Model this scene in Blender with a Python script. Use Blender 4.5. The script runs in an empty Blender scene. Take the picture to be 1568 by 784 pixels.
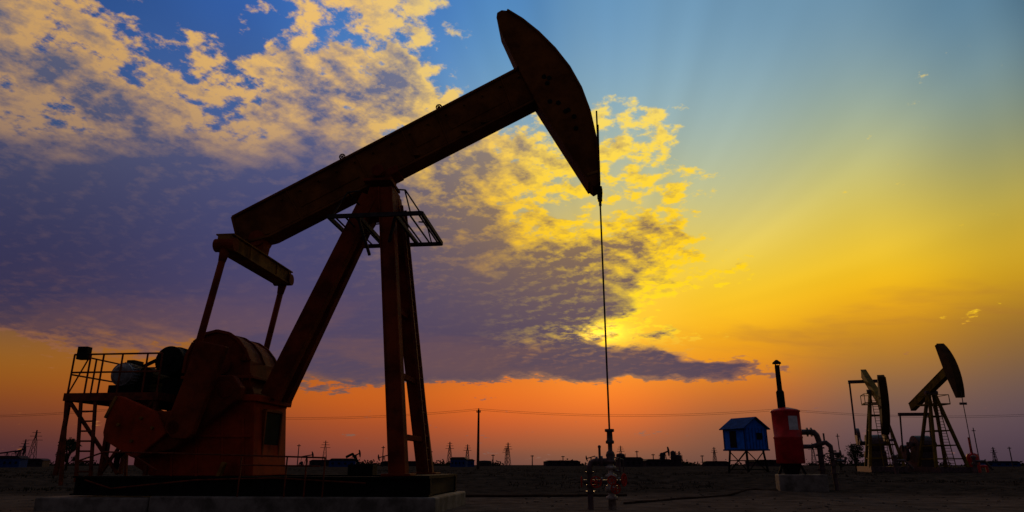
import bpy, math, random, bmesh
from mathutils import Vector, Matrix, noise as mnoise
random.seed(7)
S=bpy.context.scene
col=S.collection
R=math.radians
# ------------------------------------------------------------------ camera
CH=0.75; F=1568*24/36; PIT=math.atan(320/F); CP,SP=math.cos(PIT),math.sin(PIT)
cam=bpy.data.cameras.new("camera"); cam.lens=24; cam.sensor_width=36; cam.clip_start=0.1; cam.clip_end=20000
co=bpy.data.objects.new("camera",cam); col.objects.link(co)
co.location=(0,0,CH); co.rotation_euler=(math.pi/2+PIT,0,0); S.camera=co
S.view_settings.view_transform='Standard'; S.view_settings.look='None'; S.view_settings.exposure=0
# survey helpers: sight-line measured on the photograph -> real position on a known plane
def ray(px,py):
    u=px-784; v=392-py
    return Vector((u,F*CP-v*SP,F*SP+v*CP))
def P(px,py,depth):
    d=ray(px,py); t=depth/d.y
    return Vector((d.x*t,depth,CH+d.z*t))
YAW=R(6); ORG=Vector((0,13,0)); XH=Vector((math.cos(YAW),-math.sin(YAW),0)); YH=Vector((math.sin(YAW),math.cos(YAW),0))
def M(px,py,w=0.0):
    d=ray(px,py); t=(w+ORG.dot(YH))/d.dot(YH); p=d*t+Vector((0,0,CH))
    return Vector(((p-ORG).dot(XH),w,p.z))
# ------------------------------------------------------------------ materials
def lin(c):
    return tuple(((x/255)/12.92 if x/255<=0.04045 else ((x/255+0.055)/1.055)**2.4) for x in c)
def mat(name,c1,c2=None,scale=6,rough=0.8,metal=0.0,bump=0.2,detail=6,spec=0.04):
    m=bpy.data.materials.new(name); m.use_nodes=True; n=m.node_tree; b=n.nodes['Principled BSDF']
    c2=c2 or tuple(x*0.55 for x in c1)
    tc=n.nodes.new('ShaderNodeTexCoord'); nz=n.nodes.new('ShaderNodeTexNoise'); nz.inputs['Scale'].default_value=scale; nz.inputs['Detail'].default_value=detail; nz.inputs['Roughness'].default_value=0.65
    rp=n.nodes.new('ShaderNodeValToRGB'); rp.color_ramp.elements[0].position=0.38; rp.color_ramp.elements[1].position=0.62
    rp.color_ramp.elements[0].color=(*c2,1); rp.color_ramp.elements[1].color=(*c1,1)
    bp=n.nodes.new('ShaderNodeBump'); bp.inputs['Strength'].default_value=bump; bp.inputs['Distance'].default_value=0.03
    n.links.new(tc.outputs['Object'],nz.inputs['Vector']); n.links.new(nz.outputs['Fac'],rp.inputs['Fac'])
    n.links.new(rp.outputs['Color'],b.inputs['Base Color']); n.links.new(nz.outputs['Fac'],bp.inputs['Height']); n.links.new(bp.outputs['Normal'],b.inputs['Normal'])
    b.inputs['Roughness'].default_value=rough; b.inputs['Metallic'].default_value=metal; b.inputs['Specular IOR Level'].default_value=spec
    return m
m_red=mat('orange_red_paint',(0.30,0.032,0.009),(0.12,0.016,0.006),1.6)
m_redd=mat('shaded_red_paint',(0.17,0.028,0.009),(0.07,0.013,0.006),2.0)  # darker copy of the orange-red: shade for the upper parts set in colour
m_org=mat('weathered_orange_paint',(0.15,0.050,0.011),(0.065,0.020,0.006),1.8)
m_hd=mat('dark_brown_paint',(0.055,0.030,0.010),(0.028,0.015,0.007),1.8)
m_gold=mat('yellow_ochre_paint',(0.22,0.10,0.020),(0.07,0.03,0.01),3)
m_blk=mat('black_steel',(0.012,0.011,0.011),(0.006,0.006,0.006),5)
m_rail=mat('rail_steel',(0.04,0.036,0.045),(0.02,0.016,0.018),8)
m_railr=mat('rail_rust_paint',(0.15,0.032,0.016),(0.06,0.016,0.010),8)
m_con=mat('concrete',(0.17,0.15,0.14),(0.07,0.062,0.056),3,0.9)
m_mot=mat('motor_grey',(0.20,0.20,0.23),(0.09,0.09,0.10),8,0.5,spec=.15)
m_cable=mat('steel_cable',(0.02,0.018,0.016),(0.01,0.01,0.01),20,0.6,0.2)
m_wh=mat('wellhead_dark_steel',(0.085,0.050,0.060),(0.03,0.019,0.022),8,0.5,spec=.2)
m_pipe=mat('rusty_pipe',(0.05,0.026,0.018),(0.02,0.012,0.010),8,0.9,spec=0)
m_whg=mat('galvanised_steel',(0.36,0.32,0.31),(0.11,0.075,0.065),9,0.45,spec=.3)
m_whr=mat('handwheel_red',(0.42,0.028,0.016),None,9)
m_tank=mat('tank_red',(0.48,0.014,0.022),(0.26,0.009,0.013),3,0.5,spec=.2)
m_lab=mat('label_white',(0.50,0.51,0.56),(0.32,0.32,0.36),6)
m_blue=mat('shed_blue',(0.012,0.12,0.62),(0.010,0.085,0.42),3)
m_blued=mat('shed_blue_trim',(0.014,0.045,0.18),None,3)
m_win=mat('dark_glass',(0.01,0.01,0.015),None,3,0.3)
m_yel=mat('yellow_paint',(0.15,0.095,0.008),(0.055,0.034,0.006),2)
m_far=mat('far_steel',(0.04,0.028,0.04),None,1)
m_wood=mat('pole_wood',(0.05,0.03,0.025),None,5)
m_leaf=mat('foliage',(0.04,0.040,0.022),(0.02,0.021,0.013),3,0.8)
m_bark=mat('bark',(0.03,0.022,0.018),None,5,0.9)
m_grass=mat('dry_grass_blades',(0.042,0.032,0.022),(0.018,0.014,0.011),2,0.95,spec=.0)
m_stone=mat('stone',(0.080,0.062,0.052),None,4,0.95,spec=.0)
# ------------------------------------------------------------------ mesh builder
class MB:
    def __init__(s): s.v=[]; s.f=[]
    def add(s,vs,fs):
        o=len(s.v); s.v+= [tuple(v) for v in vs]; s.f+=[tuple(i+o for i in f) for f in fs]; return s
    def box(s,c,d,rz=0):
        c=Vector(c); m=Matrix.Rotation(rz,3,'Z'); vs=[c+m@Vector((x*d[0]/2,y*d[1]/2,z*d[2]/2)) for x in(-1,1) for y in(-1,1) for z in(-1,1)]
        return s.add(vs,[(0,1,3,2),(4,6,7,5),(0,4,5,1),(2,3,7,6),(0,2,6,4),(1,5,7,3)])
    def bar(s,a,b,w,h,lat=(0,1,0),w2=None,h2=None):
        a=Vector(a);b=Vector(b);u=(b-a).normalized();l=Vector(lat);l=(l-u*l.dot(u))
        if l.length<1e-3: l=Vector((1,0,0)); l=l-u*l.dot(u)
        l.normalize(); n=u.cross(l); w2=w2 or w; h2=h2 or h
        vs=[]
        for p,ww,hh in((a,w,h),(b,w2,h2)):
            for i,j in((-1,-1),(1,-1),(1,1),(-1,1)): vs.append(p+l*i*ww/2+n*j*hh/2)
        return s.add(vs,[(3,2,1,0),(4,5,6,7),(0,1,5,4),(1,2,6,5),(2,3,7,6),(3,0,4,7)])
    def cyl(s,a,b,r,r2=None,n=14):
        a=Vector(a);b=Vector(b);r2=r if r2 is None else r2;u=(b-a).normalized();l=u.orthogonal().normalized();k=u.cross(l)
        vs=[a+(l*math.cos(t)+k*math.sin(t))*r for t in[2*math.pi*i/n for i in range(n)]]+[b+(l*math.cos(t)+k*math.sin(t))*r2 for t in[2*math.pi*i/n for i in range(n)]]
        fs=[(i,(i+1)%n,n+(i+1)%n,n+i) for i in range(n)]+[tuple(range(n-1,-1,-1)),tuple(range(n,2*n))]
        return s.add(vs,fs)
    def ball(s,c,r,n=8):
        c=Vector(c); vs=[];fs=[]
        for i in range(1,n): 
            for j in range(n*2):
                a=math.pi*i/n;b=math.pi*j/n; vs.append(c+Vector((math.sin(a)*math.cos(b),math.sin(a)*math.sin(b),math.cos(a)))*r)
        w=2*n
        for i in range(n-2):
            for j in range(w): fs.append((i*w+j,(i+1)*w+j,(i+1)*w+(j+1)%w,i*w+(j+1)%w))
        fs.append(tuple(range(w))); fs.append(tuple(reversed(range((n-2)*w,(n-1)*w))))
        return s.add(vs,fs)
    def tube(s,pts,r,n=8):
        for i in range(len(pts)-1): s.cyl(pts[i],pts[i+1],r,n=n)
        for p in pts[1:-1]: s.ball(p,r*1.02,5)
        return s
    def prism(s,poly,w0,w1):
        n=len(poly); vs=[(p[0],w0,p[1]) for p in poly]+[(p[0],w1,p[1]) for p in poly]
        return s.add(vs,[tuple(range(n)),tuple(range(2*n-1,n-1,-1))]+[(i,n+i,n+(i+1)%n,(i+1)%n) for i in range(n)])
    def pp(s,px,w0,w1,zmin=None):
        q=[M(x,y,w0) for x,y in px]; poly=[(p.x,max(p.z,zmin) if zmin is not None else p.z) for p in q]
        return s.prism(poly,w0,w1)
    def torus(s,c,R_,r,axis=(0,0,1),n=20):
        c=Vector(c);u=Vector(axis).normalized();l=u.orthogonal().normalized();k=u.cross(l)
        pts=[c+(l*math.cos(2*math.pi*i/n)+k*math.sin(2*math.pi*i/n))*R_ for i in range(n+1)]
        for i in range(n): s.cyl(pts[i],pts[i+1],r,n=6)
        for i in range(3):
            a=math.pi*i/3; q=(l*math.cos(a)+k*math.sin(a))*R_; s.cyl(c-q,c+q,r*0.8,n=6)
        return s
    def lathe(s,c,prof,n=28):
        c=Vector(c);vs=[];fs=[]
        for r,z in prof:
            for i in range(n): vs.append(c+Vector((r*math.cos(2*math.pi*i/n),r*math.sin(2*math.pi*i/n),z)))
        for k in range(len(prof)-1):
            for i in range(n): fs.append((k*n+i,k*n+(i+1)%n,(k+1)*n+(i+1)%n,(k+1)*n+i))
        fs.append(tuple(reversed(range(n)))); fs.append(tuple(range((len(prof)-1)*n,len(prof)*n)))
        return s.add(vs,fs)
    def done(s,name,m,parent=None,bevel=0,smooth=False):
        me=bpy.data.meshes.new(name); me.from_pydata(s.v,[],s.f); me.update(); me.materials.append(m)
        bm=bmesh.new(); bm.from_mesh(me); bmesh.ops.recalc_face_normals(bm,faces=bm.faces); bm.to_mesh(me); bm.free()
        if smooth:
            for p in me.polygons: p.use_smooth=len(p.vertices)==4
        o=bpy.data.objects.new(name,me); col.objects.link(o)
        if parent: o.parent=parent
        if bevel:
            b=o.modifiers.new('bevel','BEVEL'); b.width=bevel; b.segments=2; b.limit_method='ANGLE'
        return o
def empty(name,loc=(0,0,0),rz=0,sc=1):
    o=bpy.data.objects.new(name,None); col.objects.link(o); o.location=loc; o.rotation_euler=(0,0,rz); o.scale=(sc,)*3; return o
# ------------------------------------------------------------------ main pumpjack
pj=empty('oil_pumpjack',ORG,-YAW)
W=.22
b=MB(); b.pp([(356,334),(796,105),(819,150),(415,357),(366,370)],-.17,.17)
T0,T1=M(355,332,-W),M(797,102,-W); B0,B1=M(412,361,-W),M(820,152,-W); E0=M(365,373,-W)
for p,q in((T0,T1),(B0,B1),(E0,B0)):
    p=Vector((p.x,0,p.z));q=Vector((q.x,0,q.z)); b.bar(p,q,.46,.05)
b.bar((T0.x,0,T0.z),(E0.x,0,E0.z),.46,.05)
for t in (.18,.42,.58,.7,.93):
    p=T0.lerp(T1,t); e0=Vector((B0.x-.45,0,B0.z-.22)); q=Vector((e0.x,0,e0.z)).lerp(Vector((B1.x,0,B1.z)),t*.98+.01)
    b.bar((p.x,0,p.z),(q.x,0,q.z),.40,.03)
# long cover plates riveted on the web
for t0,t1 in((.20,.40),(.60,.68),(.72,.91)):
    lo0,lo1=Vector((B0.x-.45,0,B0.z-.22)),Vector((B1.x,0,B1.z))
    A=Vector((T0.x,0,T0.z)).lerp(Vector((T1.x,0,T1.z)),t0).lerp(lo0.lerp(lo1,t0),.5); Bq=Vector((T0.x,0,T0.z)).lerp(Vector((T1.x,0,T1.z)),t1).lerp(lo0.lerp(lo1,t1),.5)
    b.bar(A,Bq,.37,.26)
b.done('walking_beam',m_org,pj,.008)
b=MB()
for x,y in((672,163),(524,239)):
    c=M(x,y+1,0); b.torus(c,.06,.014,(0,1,0),12)
for x,y in((742,190),(712,203),(640,240)):
    c=M(x,y,-.1); b.box(c,(.12,.3,.07))
for i in range(14):
    c=M(430+i*28,300-i*14.55+5,-.245); b.cyl(c,(c.x,c.y+.06,c.z),.022,n=6)
b.done('beam_fittings',m_org,pj)
head=[(760,26),(761,19),(768,15),(777,16),(800,30),(825,50),(850,75),(872,103),(890,135),(903,170),(912,210),(917,248),(918,281),(909,286),(902,280),(818,150),(793,103),(764,40)]
b=MB(); b.pp(head,-.27,.27)
b.done('horse_head',m_org,pj,.015)
b=MB(); arc=[M(x,y,-.27) for x,y in head[3:13]]
for i in range(len(arc)-1):
    p,q=arc[i],arc[i+1]; b.bar((p.x,0,p.z),(q.x,0,q.z),.62,.04)
inn=[M(x,y,-.27) for x,y in((764,40),(793,103),(818,150),(902,280))]
for i in (0,2): b.bar((inn[i].x,0,inn[i].z),(inn[i+1].x,0,inn[i+1].z),.60,.035)
b.done('head_track',m_org,pj)
b=MB()
for x,y in((833,117),(841,119),(838,127),(842,155),(855,157),(866,170),(879,178),(882,196),(870,168)):
    c=M(x,y,-.285); b.cyl(c,(c.x,-.2,c.z),.05,n=10)
b.done('head_holes',m_blk,pj)
b=MB(); 
p,q=M(899,268,-.275),M(917,262,-.275); b.bar(p,q,.03,.05)
b.done('head_latch',m_gold,pj)
# saddle bearing + equalizer
b=MB(); b.pp([(566,270),(608,252),(610,262),(598,268),(597,280),(572,282)],-.24,.24)
c=M(586,272,0); b.cyl((c.x,-.40,c.z),(c.x,.40,c.z),.13,n=20)
b.pp([(566,286),(603,286),(602,325),(552,330)],-.26,.26)
b.box((M(585,288).x,0,M(585,285).z),(.58,.76,.06))
b.done('saddle_bearing',m_redd,pj,.01)
e=M(394,401,0); SE,ZE=e.x,e.z
b=MB()
L=1.36
b.box((SE,0,ZE),(.28,2*L,.26)); b.box((SE,0,ZE+.145),(.36,2*L,.03)); b.box((SE,0,ZE-.145),(.36,2*L,.03))
for w in(-1.2,-.6,.6,1.2): b.box((SE,w,ZE),(.33,.03,.25))
b.done('equalizer_bar',m_gold,pj,.008)
b=MB()
t=M(400,358,0); b.cyl((t.x,-.2,t.z-.16),(t.x,.2,t.z-.16),.17,n=20); b.prism([(t.x-.2,t.z+.05),(t.x+.22,t.z+.12),(t.x+.16,t.z-.2),(SE+.14,ZE+.15),(SE-.14,ZE+.15),(t.x-.17,t.z-.2)],-.16,.16)
for w in(-1,1):
    b.cyl((SE-.2,w*1.28,ZE-.05),(SE+.2,w*1.28,ZE-.05),.13,n=14)
b.done('tail_bearing',m_redd,pj,.006)
pin=M(268,655,-1.28)
b=MB()
for w in(-1,1):
    b.cyl((SE,w*1.28,ZE-.12),(pin.x,w*1.28,pin.z),.065,n=14)
    b.cyl((pin.x,w*1.36,pin.z),(pin.x,w*.9,pin.z),.12,n=16)
    k=Vector((SE,w*1.28,ZE-.12)); d=(Vector((pin.x,w*1.28,pin.z))-k).normalized(); b.cyl(k,k+d*.25,.1,.07)
b.done('pitman_arms',m_redd,pj,smooth=True)
b=MB(); b.pp([(304,521),(345,530),(293,664),(284,672),(262,672),(251,655)],-1.36,-1.2)
b.done('pitman_guard',m_redd,pj,.02)
b=MB()
crank=[(368,592),(362,612),(262,688),(205,702),(160,672),(163,640),(180,610),(232,630),(285,628),(335,575),(356,574)]
q=[M(x,y,-1.08) for x,y in crank]; poly=[(p.x,p.z) for p in q]
b.prism(poly,-1.08,-.88); b.prism(poly,.88,1.08)
sh=M(346,597,-1.08); b.cyl((sh.x,-1.10,sh.z),(sh.x,1.10,sh.z),.15,n=24)
b.done('crank_arms',m_redd,pj,.02)
b=MB(); cw=[(158,674),(157,662),(162,640),(178,606),(186,607),(236,629),(254,664),(207,702),(198,699)]
q=[M(x,y,-1.2) for x,y in cw]; poly=[(p.x,p.z) for p in q]
b.prism(poly,-1.2,-1.085); b.prism(poly,1.085,1.2); b.prism(poly,-.875,-.78)
b.done('counterweights',m_red,pj,.025)
b=MB(); p,q=M(161,640,-1.21),M(178,607,-1.21); b.bar(p,q,.02,.05);  # lighter strip puts the edge highlight into colour; the bolts follow
for x,y in((180,650),(200,675),(215,640),(232,655)): 
    c=M(x,y,-1.24); b.cyl(c,(c.x,-1.15,c.z),.03,n=6)
b.done('counterweight_bolts_highlight',m_gold,pj)
# gearbox & pedestal
b=MB(); gb=[(282,572),(287,545),(298,525),(315,512),(334,507),(352,511),(366,521),(377,536),(383,552),(382,580),(392,612),(276,640)]
b.pp(gb,-.6,.6); 
q=[M(x,y,-.6) for x,y in gb[:9]]
for w in(-.62,.62,0):
    for i in range(8): b.bar((q[i].x,w,q[i].z),(q[i+1].x,w,q[i+1].z),.07,.06)
z=M(340,578,-.6).z; x0_,x1_=M(284,578,-.6).x,M(386,578,-.6).x; b.box(((x0_+x1_)/2,0,z),(x1_-x0_+.1,1.36,.06))
for i in range(9):
    c=M(290+i*11.5,578,-.68); b.cyl((c.x,-.66,z-.07),(c.x,-.66,z+.08),.02,n=6)
c=M(340,560,-.6); b.cyl((c.x,-.64,c.z),(c.x,.64,c.z),.18,n=20)
c=M(374,548,-.62); b.box(c,(.12,.1,.12))
b.done('gearbox',m_redd,pj,.01)
PW=-.78
b=MB(); b.pp([(236,662),(284,628),(372,612),(390,614),(386,735),(228,735),(204,712),(206,700)],PW,.60,.565)
b.pp([(360,604),(396,604),(394,614),(361,613)],-.84,.66)
for x in(262,300,340,372): 
    p,q=M(x,640,-.79),M(x,733,-.79); b.bar(p,q,.03,.05)
p,q=M(262,668,-.8),M(384,668,-.8); b.bar(p,q,.03,.05)
b.done('gearbox_pedestal',m_red,pj,.012)
# inspection opening and frame in the end face
p=M(390,628,PW); ex=p.x+.02; zt_,zb_=M(388,630,PW).z,M(388,700,PW).z
b=MB(); b.box((ex,-.08,(zt_+zb_)/2),(.05,.62,zt_-zb_))
b.done('pedestal_opening',m_blk,pj)
b=MB()
for w in(-.43,.27): b.box((ex+.01,w,(zt_+zb_)/2),(.07,.05,zt_-zb_+.1))
for z in(zt_+.05,zb_-.05): b.box((ex+.008,-.08,z),(.066,.64,.05))
b.done('opening_frame',m_redd,pj)
b=MB(); p,q=M(334,731,-1.0),M(344,708,-1.0); b.bar(p,q,.1,.06)
b.done('pedestal_bracket',m_gold,pj)
# samson post
b=MB()
ft=M(610,731,-1.05); tp=M(592,290,-.25)
for w in(-1,1):
    b.bar((tp.x,w*.25,tp.z),(ft.x,w*1.02,.56),.20,.26,w2=.24,h2=.26)
    b.box((ft.x,w*1.02,.585),(.5,.46,.05))
    for s_ in(-.165,.165): b.bar((tp.x+s_*.8,w*.25,tp.z),(ft.x+s_*.8,w*1.02,.56),.27,.03)
rf=M(408,607,-.42); rt=M(566,300,-.22)
for w in(-1,1):
    b.bar((rt.x,w*.17,rt.z),(rf.x,w*.24,rf.z),.2,.33,w2=.22,h2=.36)
def legpt(t,w,off=0):
    return Vector((tp.x+(ft.x-tp.x)*t+off,w*(.25+.77*t),tp.z+(.56-tp.z)*t))
for t in(.22,.45,.68,.88):
    b.bar(legpt(t,-1),legpt(t,1),.10,.10,lat=(0,0,1))
for t in(.12,.26,.4,.54,.68,.82):
    p=Vector((rt.x+(rf.x-rt.x)*t,0,rt.z+(rf.z-rt.z)*t)); b.box(p,(.06,.5,.08))
b.done('samson_post',m_redd,pj,.01)
b=MB()
def lad(t,w): return Vector((tp.x+(ft.x-tp.x)*t+.2,w,tp.z+(.56-tp.z)*t))
for a,c in((.12,.28),(.42,.62)):
    b.bar(lad(.04,a),lad(.99,c),.04,.06)
NR=24
for i in range(1,NR):
    t=.04+.95*i/NR; b.cyl(lad(t,.12+.16*(t)),lad(t,.42+.2*t),.016,n=6)
b.done('post_ladder',m_railr,pj)
# service platform round the post head
b=MB(); c0=M(503,333,-.95); c1=M(646,322,-.95); zp=(c0.z+c1.z)/2-.02; x0,x1=c0.x,c1.x; a0,a1=M(548,330,-.95).x,M(604,330,-.95).x
for w in(-.95,.95): b.bar((x0,w,zp),(x1,w,zp),.05,.08)
for x in(x0,a0,a1,x1): b.bar((x,-.95,zp),(x,.95,zp),.08,.05,lat=(0,0,1))
for k in range(3):
    x=x0+(a0-x0)*(k+.5)/3; b.bar((x,-.93,zp+.02),(x,.93,zp+.02),.02,.03,lat=(0,0,1))
    x=a1+(x1-a1)*(k+.5)/3; b.bar((x,-.93,zp+.02),(x,.93,zp+.02),.02,.03,lat=(0,0,1))
for xs in((x0,a0),(x1,a1)):
    xa,xb=xs; s=1 if xa<xb else -1
    for w in(-.93,.93):
        b.tube([(xa+s*.05,w,zp),(xa+s*.34,w,zp+.5),(xb+s*.0,w,zp+.52)] if s>0 else [(xa-.22,w,zp),(xa-.36,w,zp+.5),(xb,w,zp+.52)],.016,6)
    b.tube([(xa+s*.35,-.93,zp+.5),(xa+s*.35,.93,zp+.5)],.016,6)
b.bar((a0,-.9,zp-.05),(M(575,360,0).x,-.3,zp-.6),.05,.05); b.bar((a1,-.9,zp-.05),(M(600,360,0).x,-.3,zp-.6),.05,.05)
b.done('service_platform',m_rail,pj)
# cable, rod
b=MB(); tp2=M(917,262,0); cb=M(920,297,0); RX=M(933,655,0).x
for w in(-.09,.09): b.cyl((tp2.x+.02,w,tp2.z+1.0),(RX,w,cb.z),.014,n=6)
b.cyl((RX,0,M(914,170).z),(RX,0,M(933,660).z),.017,n=8)
b.done('polished_rod',m_cable,pj)
b=MB(); b.box((RX,0,cb.z),(.10,.34,.10)); b.cyl((RX,0,cb.z+.05),(RX,0,cb.z+.16),.05); b.cyl((RX,0,cb.z-.05),(RX,0,cb.z-.16),.045); b.cyl((RX,0,cb.z-.16),(RX,0,cb.z-.26),.028)
b.done('carrier_bar',m_blk,pj,.006)
# skid and foundation
sx0,sx1=M(116,730,-1.2).x,M(659,735,-1.2).x
b=MB()
for w in(-1.15,1.15):
    b.box(((sx0+sx1)/2,w,.40),(sx1-sx0,.08,.27)); b.box(((sx0+sx1)/2,w,.55),(sx1-sx0,.26,.03)); b.box(((sx0+sx1)/2,w,.262),(sx1-sx0,.26,.03))
k=int((sx1-sx0)/.55)
for i in range(k+1):
    x=sx0+.05+(sx1-sx0-.1)*i/k; b.box((x,0,.40),(.05,2.42,.262))
b.box((sx1-.32,0,.555),(.62,2.5,.05))
b.done('skid_frame',m_blk,pj)
b=MB(); fx=M(230,770,-1.4).x; 
b.box(((fx+sx1+.15)/2,0,.10),(sx1+.15-fx,2.9,.29)); 
gx=M(57,760,-1.4).x; b.box(((gx+fx)/2-.01,0,.0),(fx-gx-.02,2.9,.44))
b.done('concrete_foundation',m_con,pj,.03)
# motor + rear platform
D=-1.0
zd=M(170,604,D).z; dx0,dx1=M(101,604,D).x,M(242,604,D).x; zr=M(170,542,D).z
b=MB(); b.box(((dx0+dx1)/2,-.05,zd),(dx1-dx0,1.9,.06)); 
for w in(-1.0,.9): b.box(((dx0+dx1)/2,w,zd-.04),(dx1-dx0+.04,.06,.14))
for x in(dx0,dx1): b.box((x,-.05,zd-.04),(.06,1.84,.14))
for x in (dx0+.05,(dx0+dx1)/2,dx1-.05):
    for w in(-.95,.85): b.bar((x,w,zd),(x,w,.57),.06,.06)
for w in(-.95,.85):
    b.bar((dx0+.05,w,zd-.1),(sx0+.6,w,.6),.05,.05); b.bar((dx0,w,zd-.1),(M(90,742,D).x,w,.40),.05,.05)
    b.bar((dx1-.1,w,zd-.1),((dx0+dx1)/2,w,.6),.05,.05)
b.done('rear_platform',m_railr,pj)
b=MB(); r=.017
xs=[dx0+.03,dx0+.36,dx0+.62,dx0+1.0,dx1-.32,dx1-.03]
for w in(-1.0,.88):
    for x in xs: b.cyl((x,w,zd),(x,w,zr),r,n=6)
    for f in(1,.55): b.cyl((dx0+.03,w,zd+(zr-zd)*f),(dx1-.03,w,zd+(zr-zd)*f),r,n=6)
    b.cyl((dx0+.03,w,zd),(dx0+.36,w,zr),r*.8,n=6)
for f in(1,.5): b.cyl((dx0+.03,-1,zd+(zr-zd)*f),(dx0+.03,.88,zd+(zr-zd)*f),r,n=6)
for w in(-.4,.3): b.cyl((dx0+.03,w,zd),(dx0+.03,w,zr),r,n=6)
b.done('platform_railing',m_railr,pj)
b=MB(); c=M(129,541,-1.0); b.box(c,(.2,.14,.24)); b.done('control_box',m_blk,pj,.01)
b=MB()
l0,l1=M(124,615,-1.03),M(146,615,-1.03); k0,k1=M(116,738,-1.03),M(138,738,-1.03)
b.bar(l0,k0,.04,.05); b.bar(l1,k1,.04,.05)
for i in range(1,8):
    b.cyl(l0.lerp(k0,i/8),l1.lerp(k1,i/8),.016,n=6)
b.done('platform_ladder',m_railr,pj)
b=MB(); c=M(186,573,-.75)
b.cyl((c.x,-.75,c.z),(c.x,-.05,c.z),.215,n=28); b.cyl((c.x,-.80,c.z),(c.x,-.75,c.z),.14,.2,n=28)
for i in range(24):
    a=2*math.pi*i/24; b.box((c.x+math.cos(a)*.225,-.4,c.z+math.sin(a)*.225),(.02,.6,.02))
b.done('electric_motor',m_mot,pj)
b=MB(); b.box((c.x+.02,-.4,(c.z-.2+zd)/2),(.5,.7,abs(c.z-.2-zd))); b.cyl((c.x+.3,-.5,c.z),(c.x+.3,.1,c.z),.17,n=20); b.box((c.x+.3,-.3,c.z-.15),(.3,.5,.3))
b.box((c.x,-.4,c.z+.26),(.16,.3,.08))
b.done('motor_mount',m_blk,pj,.01)
b=MB(); g=M(262,553,-.55); gr_=.30; b.cyl((g.x,-.62,g.z),(g.x,-.4,g.z),gr_-.02,n=36); b.cyl((g.x,-.68,g.z),(g.x,.3,g.z),.09,n=16); 
for i in range(4): b.cyl((g.x,-.39+i*.06,g.z),(g.x,-.37+i*.06,g.z),gr_,n=36)
b.bar((c.x+.1,-.3,c.z+.2),(g.x,-.3,g.z+gr_-.02),.14,.02); b.bar((c.x+.1,-.3,c.z-.2),(g.x,-.3,g.z-gr_+.02),.14,.02)
b.box((g.x+.05,-.05,g.z-.6),(.45,.8,.6))
b.done('drive_sheave',m_blk,pj)
b=MB(); w=-1.42
ra=[M(x,y,w) for x,y in((122,705),(160,692),(260,694),(370,697),(498,701))]
for i in range(4): b.cyl(ra[i],ra[i+1],.014,n=6)
for x in(370,440,470,498): p=M(x,700,w); b.cyl(p,(p.x,p.y,.2),.014,n=6)
rb=[M(x,y,w) for x,y in((370,712),(490,714))]; b.cyl(rb[0],rb[1],.012,n=6)
p=M(200,694,w); q=M(240,720,w); b.cyl(p,q,.014,n=6)
b.tube([M(130,735,-1.3),M(170,748,-1.3),M(300,735,-1.3),M(420,732,-1.3),M(560,740,-1.3)],.014,6)
b.done('guard_rail',m_railr,pj)
b=MB(); b.tube([M(176,722,-.9),M(180,700,-.9),M(190,690,-.9)],.05); b.tube([M(540,725,.9),M(548,708,.9),M(540,695,.9),M(530,700,.9)],.025)
b.box((M(555,722,.8).x,.8,.66),(.5,.3,.2))
b.done('brake_lever',m_blk,pj)
# ------------------------------------------------------------------ wellhead
wo=ORG+XH*RX
wh=empty('wellhead',(wo.x,wo.y,0),-YAW)
def zz(y): return M(933,y,0).z
def xx(x,y=720): return M(x,y,0).x-RX
b=MB()
b.lathe((0,0,0),[(.05,zz(657)),(.085,zz(657)),(.085,zz(661)),(.05,zz(662)),(.055,zz(674)),(.075,zz(675)),(.075,zz(679)),(.04,zz(680)),(.04,zz(690)),(.065,zz(692)),(.085,zz(697)),(.065,zz(704)),(.09,zz(705)),(.09,zz(709)),(.05,zz(710))],20)
b.done('stuffing_box',m_wh,wh,smooth=True)
b=MB(); zb=-.02
b.lathe((0,0,0),[(.07,zb),(.07,zz(765)),(.10,zz(765)),(.10,zz(760)),(.06,zz(759)),(.06,zz(752)),(.11,zz(752)),(.11,zz(746)),(.07,zz(745)),(.09,zz(738)),(.07,zz(731)),(.10,zz(731)),(.10,zz(727)),(.05,zz(726)),(.05,zz(718)),(.09,zz(718)),(.09,zz(714)),(.055,zz(713)),(.05,zz(708))],20)
for k in range(8):
    a=k*math.pi/4
    b.cyl((.09*math.cos(a),.09*math.sin(a),zz(754)),(.09*math.cos(a),.09*math.sin(a),zz(743)),.013,n=6)
b.done('christmas_tree_body',m_whg,wh,smooth=True)
b=MB()
zt=zz(706); xl=xx(903)
b.tube([(0,0,zt),(xl+.1,0,zt),(xl+.03,0,zt-.03),(xl,0,zt-.10),(xl,0,-.02)],.052,12)
for x in(xx(922),): b.cyl((x-.02,0,zt),(x+.02,0,zt),.09,n=16)
b.cyl((xl+.11,0,zt),(xl+.15,0,zt),.08,n=16)
for y in(722,742,752): b.cyl((xl,0,zz(y)),(xl,0,zz(y)-.03),.085,n=16)
b.tube([(0,0,zz(738)),(xx(893),0,zz(738))],.04,10); b.tube([(0,0,zz(738)),(xx(950),0,zz(738))],.04,10)
for x in(912,921,941,947): b.cyl((xx(x)-.014,0,zz(738)),(xx(x)+.014,0,zz(738)),.075,n=14)
b.cyl((xx(919),0,zt),(xx(919),0,zz(685)),.022); b.ball((xx(919),0,zz(684)),.03)
b.tube([(0,0,zz(720)),(xx(949),-.1,zz(722)),(xx(949),-.1,zz(700))],.018)
b.tube([(xx(941),0,zz(700)),(xx(955),.1,zz(704)),(xx(956),.1,zz(730))],.012)
b.done('side_valves',m_wh,wh)
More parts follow.
